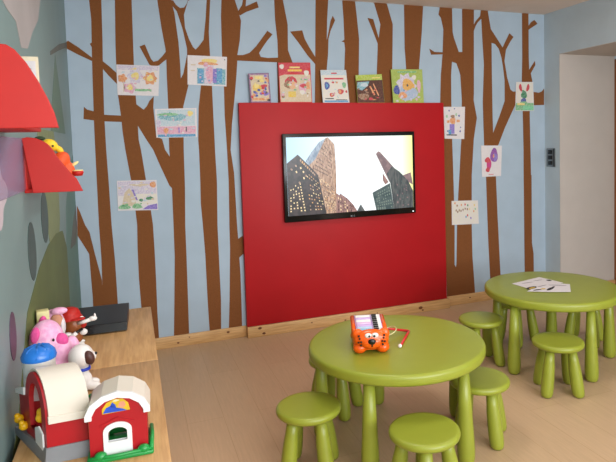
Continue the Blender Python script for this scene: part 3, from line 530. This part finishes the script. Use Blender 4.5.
# gable with its arched opening: ring between outer outline and opening, plus sides
def ring(mb, o, i_, v0, v1, m, T):
    n = len(o)
    for k_ in range(n-1):
        a, b_ = o[k_], o[k_+1]; c_, d_ = i_[k_], i_[k_+1]
        for vv, fl_ in ((v0, 0), (v1, 1)): mb.poly([T(a[0], vv, a[1]), T(b_[0], vv, b_[1]), T(d_[0], vv, d_[1]), T(c_[0], vv, c_[1])], m)
        mb.poly([T(c_[0], v0, c_[1]), T(d_[0], v0, d_[1]), T(d_[0], v1, d_[1]), T(c_[0], v1, c_[1])], m)
        mb.poly([T(a[0], v0, a[1]), T(b_[0], v0, b_[1]), T(b_[0], v1, b_[1]), T(a[0], v1, a[1])], m)
    a, b_, c_, d_ = o[-1], o[0], i_[-1], i_[0]
    for vv in (v0, v1): mb.poly([T(a[0], vv, a[1]), T(b_[0], vv, b_[1]), T(d_[0], vv, d_[1]), T(c_[0], vv, c_[1])], m)
ring(wall, out, inn, 0, .012, bred, A)
wall.prism([A(0, .012, 0), A(0, DP, 0), A(0, DP, .118), A(0, .012, .118)], A(.008, 0, 0), bred)          # side facing the room
wall.prism([A(GW-.008, .012, 0), A(GW-.008, DP, 0), A(GW-.008, DP, .118), A(GW-.008, .012, .118)], A(.008, 0, 0), bred)
wall.prism([A(.008, .012, .062), A(GW-.008, .012, .062), A(GW-.008, DP, .062), A(.008, DP, .062)], (0, 0, .006), bred)
wall.build('barn_wall', barn)
rf = MB(); pts = arch(GW+.012, .118, .122, .236, 14, -.006)[1:-1]; n_ = len(pts)
pin = [(GW/2+(p_[0]-GW/2)*.95, .118+(p_[1]-.118)*.95) for p_ in pts]
for k_ in range(n_-1):
    a, b_, c_, d_ = pts[k_], pts[k_+1], pin[k_+1], pin[k_]
    rf.poly([A(a[0], .006, a[1]), A(b_[0], .006, b_[1]), A(b_[0], DP+.004, b_[1]), A(a[0], DP+.004, a[1])], bwhite, True)
    rf.poly([A(d_[0], .006, d_[1]), A(c_[0], .006, c_[1]), A(c_[0], DP+.004, c_[1]), A(d_[0], DP+.004, d_[1])], bwhite, True)
    for vv in (.006, DP+.004): rf.poly([A(a[0], vv, a[1]), A(b_[0], vv, b_[1]), A(c_[0], vv, c_[1]), A(d_[0], vv, d_[1])], bwhite)
rf.prism([A(-.009, .004, .108), A(-.009, DP+.005, .108), A(-.009, DP+.005, .128), A(-.009, .004, .128)], A(.006, 0, 0), bwhite)
bmesh.ops.remove_doubles(rf.bm, verts=rf.bm.verts[:], dist=.0002)
rf.build('roof', barn)
gb = MB(); gb.prism([A(-.010, -.010, .0), A(.245, -.010, .0), A(.245, -.010, .022), A(-.006, -.004, .040)], A(0, .014, 0), bgrey)
gb.prism([A(-.010, -.010, 0), A(-.010, DP+.004, 0), A(-.004, DP+.004, .042), A(-.004, -.004, .042)], A(.006, 0, 0), bgrey)
gb.prism([A(-.008, -.008, 0), A(.245, -.008, 0), A(.245, DP, 0), A(-.008, DP, 0)], (0, 0, .012), bgrey); gb.build('base_plinth', barn)
dw = MB(); dw.prism([A(.015, -.006, .006), A(.075, -.006, .006), A(.075, -.006, .075), A(.045, -.006, .088), A(.015, -.006, .075)], A(0, .005, 0), bwh, .0015); dw.build('stall_door', barn)
lt = MB(); lt.prism([A(GW, .004, 0), A(.235, .004, 0), A(.235, .004, .125), A(GW, .004, .14)], A(0, .085, 0), bred); lt.build('lean_to_wall', barn)
lt = MB(); lt.prism([A(GW, -.004, .14), A(.242, -.004, .124), A(.242, -.004, .138), A(GW, -.004, .162)], A(0, .095, 0), bwh, .001); lt.build('lean_to_roof', barn)
hay = MB()
for u, v, z, s in ((.075, .012, .10, .015), (.07, .016, .118, .012), (.085, .014, .112, .011)): hay.ell(A(u, v, z), (s, s, s), byel)
hay.build('yellow_horse', barn, remesh=.002, smooth=2)
for u, z in ((.205, .058), (.165, .050)):
    hay = MB(); hay.ell(A(u, -.008, z), (.013, .013, .013), byel); hay.ell(A(u-.006, -.014, z+.012), (.008, .008, .008), byel); hay.build('yellow_chick', barn, remesh=.002, smooth=2)
# silo stands behind the left of the roof
sl = MB(); sc = A(.205, .052, 0); sl.lathe([(.043, .0), (.043, .226), (.045, .228), (.045, .234), (.030, .234)], bwh, (sc.x, sc.y, .0), 28); sl.build('silo', barn)
DZ = .012
sl = MB(); sl.lathe([(.046, .216), (.047, .224), (.043, .238), (.034, .248), (.020, .254), (.0001, .256)], bblue, (sc.x, sc.y, DZ), 28)
for k_ in range(8): a = k_*PI/4; sl.tube([(sc.x+.046*math.cos(a), sc.y+.046*math.sin(a), .224+DZ), (sc.x+.035*math.cos(a), sc.y+.035*math.sin(a), .247+DZ), (sc.x+.012*math.cos(a), sc.y+.012*math.sin(a), .256+DZ)], .0025, bblue, 6)
sl.build('silo_dome', barn)
# second half: gambrel facade facing the camera
fc = empty('facade', (.106, -.042, 0)); fc.parent = barn; fc.rotation_euler = (0, 0, math.radians(-2))
FW = .146
def F(u, v, z): return Vector((u, v, z))
gam = [(0, 0), (0, .112), (.012, .142), (.038, .166), (.073, .177), (.108, .166), (.134, .142), (FW, .112), (FW, 0)]
w_ = MB()
# wall face built round the door opening (door .040-.106 wide, .07 tall arched)
def strip(u0, u1, z0, z1): w_.box((u0, 0, z0), (u1, .010, z1), bred)
strip(0, .036, .010, .112); strip(.104, FW, .010, .112)
w_.prism([F(.036, 0, .112), F(.036, 0, .070), F(.050, 0, .080), F(.070, 0, .085), F(.090, 0, .080), F(.104, 0, .070), F(.104, 0, .112)], (0, .010, 0), bred)
w_.prism([F(u, 0, z) for u, z in gam[1:-1]], (0, .010, 0), bred)
w_.box((0, .010, .010), (.008, .105, .112), bred); w_.box((FW-.008, .010, .010), (FW, .105, .112), bred)
w_.prism([F(.026, -.003, .094), F(.034, -.003, .090), F(.070, -.003, .104), F(.106, -.003, .090), F(.114, -.003, .094), F(.072, -.003, .112)], (0, .004, 0), bred)
w_.build('facade_wall', fc)
t_ = MB(); o1 = [(-.009, .114), (-.009, .128), (.004, .154), (.034, .175), (.073, .184), (.112, .175), (.142, .154), (FW+.009, .128), (FW+.009, .114)]
i1 = [(.008, .114), (.008, .124), (.019, .144), (.042, .160), (.073, .167), (.104, .160), (.127, .144), (FW-.008, .124), (FW-.008, .114)]
for k_ in range(len(o1)-1): t_.prism([F(o1[k_][0], -.008, o1[k_][1]), F(o1[k_+1][0], -.008, o1[k_+1][1]), F(i1[k_+1][0], -.008, i1[k_+1][1]), F(i1[k_][0], -.008, i1[k_][1])], (0, .008, 0), bwh)
t_.build('white_trim', fc)
t_ = MB()
for k_ in range(len(o1)-1):
    a, b_ = o1[k_], o1[k_+1]; q = lambda p_: (FW/2+(p_[0]-FW/2)*.96, p_[1]-.005)
    t_.prism([F(a[0], 0, a[1]), F(b_[0], 0, b_[1]), F(q(b_)[0], 0, q(b_)[1]), F(q(a)[0], 0, q(a)[1])], (0, .108, 0), bwhite)
t_.build('facade_roof', fc)
d_ = MB(); oo = arch(.072, .0, .062, .086, 12, .034); ii = arch(.048, .034, .056, .072, 12, .046)
ring(d_, oo, ii, -.004, .008, bwh, lambda u, v, z: Vector((u, v, z+.012))); d_.build('door_frame', fc)
pw = MB(); mblue = M('print_blue', (40, 80, 190), .4, .1, 60); mgold = M('print_gold', (214, 176, 40), .4, .1, 60)
pw_off = -.006
pw.prism([F(.034, -.001, .120), F(.034, -.001, .134), F(.046, -.001, .150), F(.064, -.001, .158), F(.086, -.001, .156), F(.100, -.001, .142), F(.104, -.001, .122)], (0, .002, 0), mgold)
for c_, m_ in (([(.036, .122), (.044, .136), (.058, .142), (.068, .134), (.086, .128), (.096, .122)], mblue), ([(.054, .138), (.060, .150), (.068, .142), (.070, .132)], mblue), ([(.074, .134), (.078, .148), (.090, .148), (.094, .136), (.086, .130)], M('print_peach', (222, 150, 120), .4)), ([(.06, .152), (.07, .157), (.08, .153), (.07, .150)], M('print_cream', (230, 214, 170), .4))):
    pw.poly([F(a, -.0013-.0002*(m_ != mblue), b_) for a, b_ in c_], m_)
bmesh.ops.translate(pw.bm, vec=(0, 0, .004), verts=pw.bm.verts[:]); pw.build('printed_window', fc)
gb = MB(); gb.box((-.008, -.022, 0), (FW+.014, .118, .012), bgreen, .004)
for px_ in (.020, .128): gb.ell((px_+.006, -.012, .016), (.016, .012, .012), bgreen)
gb.tube([(-.004, -.018, .016), (.06, -.020, .014), (FW+.01, -.018, .016)], .0045, bgreen); gb.tube([(FW+.008, -.018, .016), (FW+.010, .05, .026), (FW+.008, .112, .02)], .006, bgreen)
gb.tube([(.04, .112, .022), (.105, .112, .022)], .008, bgreen)
gb.build('green_base', fc)
gb = MB()
for k_ in range(6): gb.ell((-.004+.010*k_, .118+.004*(k_ % 2), .125+.004*math.sin(k_)), (.011, .013, .014), bgreen, n=12)
gb.tube([(.0, .115, 0), (.0, .118, .12)], .006, bgreen); gb.tube([(.045, .115, 0), (.045, .118, .12)], .006, bgreen); gb.build('green_hedge', fc)

# ------------------------------------------------------------------ soft toys behind the barn
pinkf = M('plush_pink', (232, 162, 204), .95, 0, 70, bump=.8, col2=(244, 190, 220)); dpink = M('plush_dark_pink', (222, 84, 150), .95, .08, 90, bump=.5)
pig = empty('plush_pig', (.070, -2.06, .6205), label='pink plush pig slumped behind the barn roof by the left wall', cat='soft toy')
def rz_(deg): return Matrix.Rotation(math.radians(deg), 4, 'Z')
m = MB(); m.ell((0, .0, .052), (.058, .06, .052), pinkf); m.ell((.045, .045, .030), (.03, .06, .03), pinkf); m.ell((.065, -.02, .03), (.04, .03, .03), pinkf); m.ell((-.015, 0, .115), (.052, .056, .052), pinkf); m.ell((.02, -.015, .09), (.04, .04, .04), pinkf); m.ell((.055, .02, .07), (.028, .03, .045), pinkf)
body = m.build('body', pig, remesh=.004, smooth=4)
m = MB(); m.ell((.030, -.028, .118), (.022, .018, .018), dpink); m.build('snout', pig)
for c_ in ((-.040, -.046, .142), (-.030, .040, .150)):
    m = MB(); m.ell(c_, (.013, .010, .020), dpink, Matrix.Rotation(.3, 4, 'Y')); m.build('ear', pig)
m = MB(); m.ell((.012, -.056, .128), (.004, .003, .004), blk2, n=10); m.build('eye', pig)

dog = empty('toy_puppy', (.170, -2.14, .6205), label='white plastic puppy with brown ear and blue collar', cat='toy')
wpl = M('puppy_white', (232, 226, 222), .4, .02, 14); bpl = M('puppy_brown', (78, 42, 34), .5, .1, 30); cpl = M('puppy_collar_blue', (30, 62, 190), .4, .05, 30)
m = MB(); m.ell((0, 0, .03), (.027, .028, .034), wpl); m.ell((.026, -.014, .014), (.026, .013, .014), wpl); m.ell((.022, .018, .014), (.026, .013, .014), wpl); m.ell((.0, -.02, .038), (.012, .012, .022), wpl); m.ell((-.004, 0, .112), (.038, .038, .040), wpl); m.ell((.022, .012, .104), (.02, .02, .018), wpl); m.tube([(0, 0, .05), (0, 0, .08)], .018, wpl); m.ell((-.032, .01, .02), (.01, .01, .012), wpl)
m.build('body', dog, remesh=.003, smooth=3)
m = MB(); m.ell((.022, -.026, .112), (.016, .012, .024), bpl, Matrix.Rotation(-.25, 4, 'Y')); m.build('ear', dog)
m = MB(); m.ell((-.010, .036, .112), (.014, .009, .022), bpl); m.build('ear', dog)
m = MB(); m.lathe([(.020, .066), (.0235, .067), (.0235, .075), (.020, .076)], cpl, (.0, 0, 0), 24); m.build('collar', dog)
m = MB(); m.ell((.040, .010, .112), (.005, .006, .005), blk2, n=10); m.build('nose', dog)

pot = empty('toy_figure', (.100, -1.62, .6205), label='brown egg-shaped toy figure wearing a red cap beside black box', cat='toy')
pbr = M('figure_brown', (150, 84, 42), .4, .05, 12)
m = MB(); m.ell((0, 0, .035), (.034, .034, .034), pbr); m.ell((0, 0, .088), (.040, .038, .046), pbr); m.tube([(0, 0, .02), (0, 0, .09)], .033, pbr); m.build('body', pot, remesh=.003, smooth=5)
m = MB(); m.lathe([(.049, .116), (.049, .121), (.043, .127), (.041, .142), (.034, .155), (.018, .164), (.0001, .166)], redp, (-.004, 0, 0), 28, mat=Matrix.Rotation(math.radians(-4), 4, 'Y')); m.ell((.015, -.03, .120), (.034, .026, .006), redp); m.build('cap', pot)
m = MB(); m.tube([(.02, -.03, .100), (.045, -.045, .108), (.07, -.04, .113)], .008, wht); m.ell((.078, -.04, .116), (.017, .011, .011), wht); m.ell((.086, -.04, .126), (.005, .006, .012), wht, n=10); m.build('arm', pot)
m = MB(); m.tube([(-.015, -.035, .060), (.0, -.05, .055), (.014, -.052, .066)], .009, wht); m.ell((-.022, -.045, .062), (.018, .010, .009), wht); m.build('arm', pot)
m = MB(); m.ell((.038, -.014, .094), (.014, .014, .020), redp); m.build('nose', pot)
m = MB(); m.ell((.038, -.02, .058), (.016, .010, .014), wht); m.build('hand', pot)
m = MB(); m.tube([(-.012, -.042, .048), (.014, -.046, .066), (.036, -.036, .076)], .006, blk2); m.build('strap', pot)
m = MB()
for sy in (-.016, .018): m.ell((.014, sy-.004, .008), (.026, .016, .009), wht)
m.build('shoe', pot)
m = MB(); m.ell((.034, -.024, .121), (.009, .006, .007), wht); m.ell((.036, -.028, .121), (.003, .003, .004), mblue, n=8); m.build('eye', pot)

doll = empty('cloth_doll', (.046, -1.79, .6205), label='cloth doll in a pink hood leaning behind the plush pig', cat='soft toy')
m = MB(); m.ell((0, 0, .045), (.034, .034, .05), pinkf); m.ell((-.002, 0, .132), (.036, .030, .042), pinkf); m.tube([(0, 0, .06), (0, 0, .12)], .022, pinkf); m.ell((.022, -.02, .170), (.028, .018, .012), pinkf); m.build('body', doll, remesh=.004, smooth=3)
m = MB(); m.ell((.012, -.024, .135), (.022, .016, .028), M('doll_face_tan', (196, 140, 112), .8, .04, 20)); m.build('face', doll)
m = MB(); m.ell((.030, -.018, .118), (.010, .020, .030), M('doll_white_frill', (220, 214, 220), .9, .03, 30)); m.build('frill', doll)
blkb = tag(MB().box((-.022, -.022, 0), (.020, .022, .24), M('toy_block_cream', (214, 206, 150), .6, .05, 14), .003).build('toy_box', loc=(.027, -1.915, .6205)), 'cream narrow toy box standing upright behind the cloth doll', 'toy')
blkb.rotation_euler = (0, 0, .2)

pig.scale = (1.08, 1.15, 1.44); dog.scale = (1.08, 1.08, 1.06); doll.scale = (1.1, 1.1, 1.2)
# ------------------------------------------------------------------ red wall shelves on the left wall
def shelf(loc, outline, length, label, wdt):
    s = empty('wall_shelf', loc, label=label, cat='shelf', group='red wall shelves with curved ends')
    m = MB(); m.prism([(x, 0, z) for x, z in outline], (0, .016, 0), redp, .002); m.build('end_panel', s)
    m = MB(); m.box((0, .016, .0), (wdt, length, .012), redp, .002); m.build('shelf_board', s)
    m = MB(); m.box((0, .016, .012), (.010, length, .17), redp, .002); m.build('back_board', s)
    return s
shelf((.001, -1.99, 1.305), [(.029, .0), (.190, -.001), (.171, .045), (.154, .064), (.136, .090), (.112, .126), (.098, .154), (.086, .171), (.071, .184), (.046, .196), (.020, .200), (.003, .196)], .40, 'lower red wall shelf with the yellow bird toy', .10)
shelf((.001, -2.66, 1.515), [(.0, .0), (.189, .0), (.181, .038), (.169, .072), (.150, .116), (.124, .165), (.101, .196), (.083, .208), (.067, .209), (.0, .2)], .40, 'upper red wall shelf with a small picture card', .10)
# lilac acrylic board that continues the lower shelf towards the camera
acr = bpy.data.materials.new('lilac_acrylic'); acr.use_nodes = True; nb = acr.node_tree.nodes['Principled BSDF']
nb.inputs['Base Color'].default_value = (*lin((168, 150, 186)), 1); nb.inputs['Roughness'].default_value = .25; nb.inputs['Alpha'].default_value = .5
tag(MB().box((.001, -2.52, 1.315), (.006, -1.80, 1.502), acr, .001).build('acrylic_board'), 'translucent lilac board on the wall left of the lower shelf', 'board')
# picture card on upper shelf
pc = empty('picture_card', (.096, -2.44, 1.5272), label='small cream-framed picture card standing on the upper shelf', cat='card')
cf = M('card_frame_cream', (206, 196, 170), .6, .03, 20)
m = MB(); m.box((-.03, 0, 0), (.03, .006, .198), cf, .001); m.build('frame', pc)
m = MB(); m.box((-.023, -.0012, .01), (.023, -.0001, .185), M('card_white', (200, 198, 200), .6), 0); m.box((-.02, -.002, .03), (.02, -.0013, .15), lilac, 0); m.box((-.016, -.0026, .12), (.012, -.0021, .165), M('card_grey', (150, 152, 150), .6), 0); m.build('picture', pc)
# bird toy on lower shelf
bd = empty('bird_toy', (.082, -1.86, 1.317), label='yellow and orange bird toy lying on the lower red shelf', cat='toy')
yb = M('bird_yellow', (240, 196, 40), .6, .05, 30); ob = M('bird_orange', (228, 84, 32), .6, .05, 30); cb = M('bird_cream', (240, 220, 150), .6, .04, 30)
m = MB(); m.ell((.030, 0, .105), (.040, .045, .055), ob, Matrix.Rotation(.6, 4, 'Y')); m.ell((.035, 0, .05), (.03, .04, .05), ob); m.ell((.062, 0, .075), (.03, .03, .045), ob, Matrix.Rotation(-.4, 4, 'Y')); m.build('body', bd, remesh=.003, smooth=3)
m = MB(); m.ell((-.005, 0, .185), (.034, .032, .026), yb, Matrix.Rotation(.4, 4, 'Y')); m.ell((.030, 0, .165), (.024, .016, .014), yb, Matrix.Rotation(.7, 4, 'Y')); hd = m.build('head', bd, remesh=.0025, smooth=2)
m = MB(); m.ell((.010, -.034, .180), (.005, .004, .005), blk2, n=10); m.build('eye', hd)
m = MB(); m.ell((-.045, 0, .215), (.022, .02, .010), M('bird_dark_green', (40, 60, 34), .6)); m.build('cap', hd)
m = MB(); m.ell((.092, 0, .098), (.020, .010, .007), cb, Matrix.Rotation(-.5, 4, 'Y')); m.tube([(.075, 0, .075), (.09, 0, .1)], .006, cb); m.build('wing', bd)
m = MB(); m.lathe([(.0001, -.012), (.020, -.01), (.026, .004), (.024, .012), (.0001, .012)], redp, (.104, -.01, .055), 20); m.lathe([(.0001, .0121), (.024, .0121), (.024, .016), (.0001, .017)], cb, (.104, -.01, .055), 20); m.build('foot', bd)

bd.scale = (.82, .82, .86)
# ------------------------------------------------------------------ ceiling lamps added out of view to brighten the room; other light
fillm = E('fill_diffuser', (255, 250, 244), 1.0)
for (x, y, p_) in ((1.2, -1.75, 13), (2.9, -1.75, 7), (1.2, -3.5, 9), (2.9, -3.5, 4)):
    L = bpy.data.lights.new('ceiling_fill_light', 'AREA'); L.shape = 'SQUARE'; L.size = .58; L.energy = p_; L.color = (1, .965, .92)
    o = bpy.data.objects.new('ceiling_fill_light', L); C.objects.link(o); o.location = (x, y, H-.03)
    lp = empty('ceiling_fill', (x, y, H), label='added square ceiling fill light out of view, %s the room' % {(1.2, -1.75): 'left front in', (2.9, -1.75): 'right front in', (1.2, -3.5): 'left middle of', (2.9, -3.5): 'right middle of'}[(x, y)], cat='lamp', group='added ceiling fill lights')
    MB().box((-.31, -.31, -.022), (.31, .31, -.0005), wht, .003).build('frame', lp); MB().box((-.285, -.285, -.0245), (.285, .285, -.0221), fillm).build('diffuser', lp)
L = bpy.data.lights.new('rear_fill', 'AREA'); L.shape = 'RECTANGLE'; L.size = 3.4; L.size_y = 1.5; L.energy = 170; L.color = (.91, .965, 1)  # cool fill added behind the camera for an even back wall; no window there
o = bpy.data.objects.new('rear_fill', L); C.objects.link(o); o.location = (2.3, -6.1, 1.55); o.rotation_euler = (PI/2, 0, 0)
wd = bpy.data.worlds.new('world'); S.world = wd; wd.use_nodes = True
wd.node_tree.nodes['Background'].inputs[0].default_value = (.8, .9, 1, 1); wd.node_tree.nodes['Background'].inputs[1].default_value = .5

# added front fill light, a hand's width above the lens
L = bpy.data.lights.new('camera_fill', 'AREA'); L.size = .25; L.energy = 5; L.color = (.95, .98, 1)
o = bpy.data.objects.new('camera_fill', L); C.objects.link(o)

# ------------------------------------------------------------------ camera
cam = bpy.data.cameras.new('camera'); co = bpy.data.objects.new('camera', cam); C.objects.link(co); S.camera = co
rt = Vector((.92786519, -.37199793, -.02614828)); up = Vector((.04691852, .04689106, .99779751)); fw = Vector((.36995249, .92704842, -.06096218))
co.matrix_world = Matrix(((rt.x, up.x, -fw.x, .3566), (rt.y, up.y, -fw.y, -4.3203), (rt.z, up.z, -fw.z, 1.4597), (0, 0, 0, 1)))
cam.sensor_fit = 'HORIZONTAL'; cam.sensor_width = 36; cam.lens = 573.7049/616*36
cam.shift_x = -(359.5562-308)/616; cam.shift_y = -(231-176.2996)/616
cam.clip_start = .01
o.matrix_world = Matrix.Translation((.4566, -4.35, 1.62)) @ fw.to_track_quat('-Z', 'Y').to_matrix().to_4x4()
S.view_settings.view_transform = 'Standard'; S.view_settings.look = 'None'; S.view_settings.gamma = 1; S.view_settings.use_curve_mapping = False
S.view_settings.exposure = 0.0
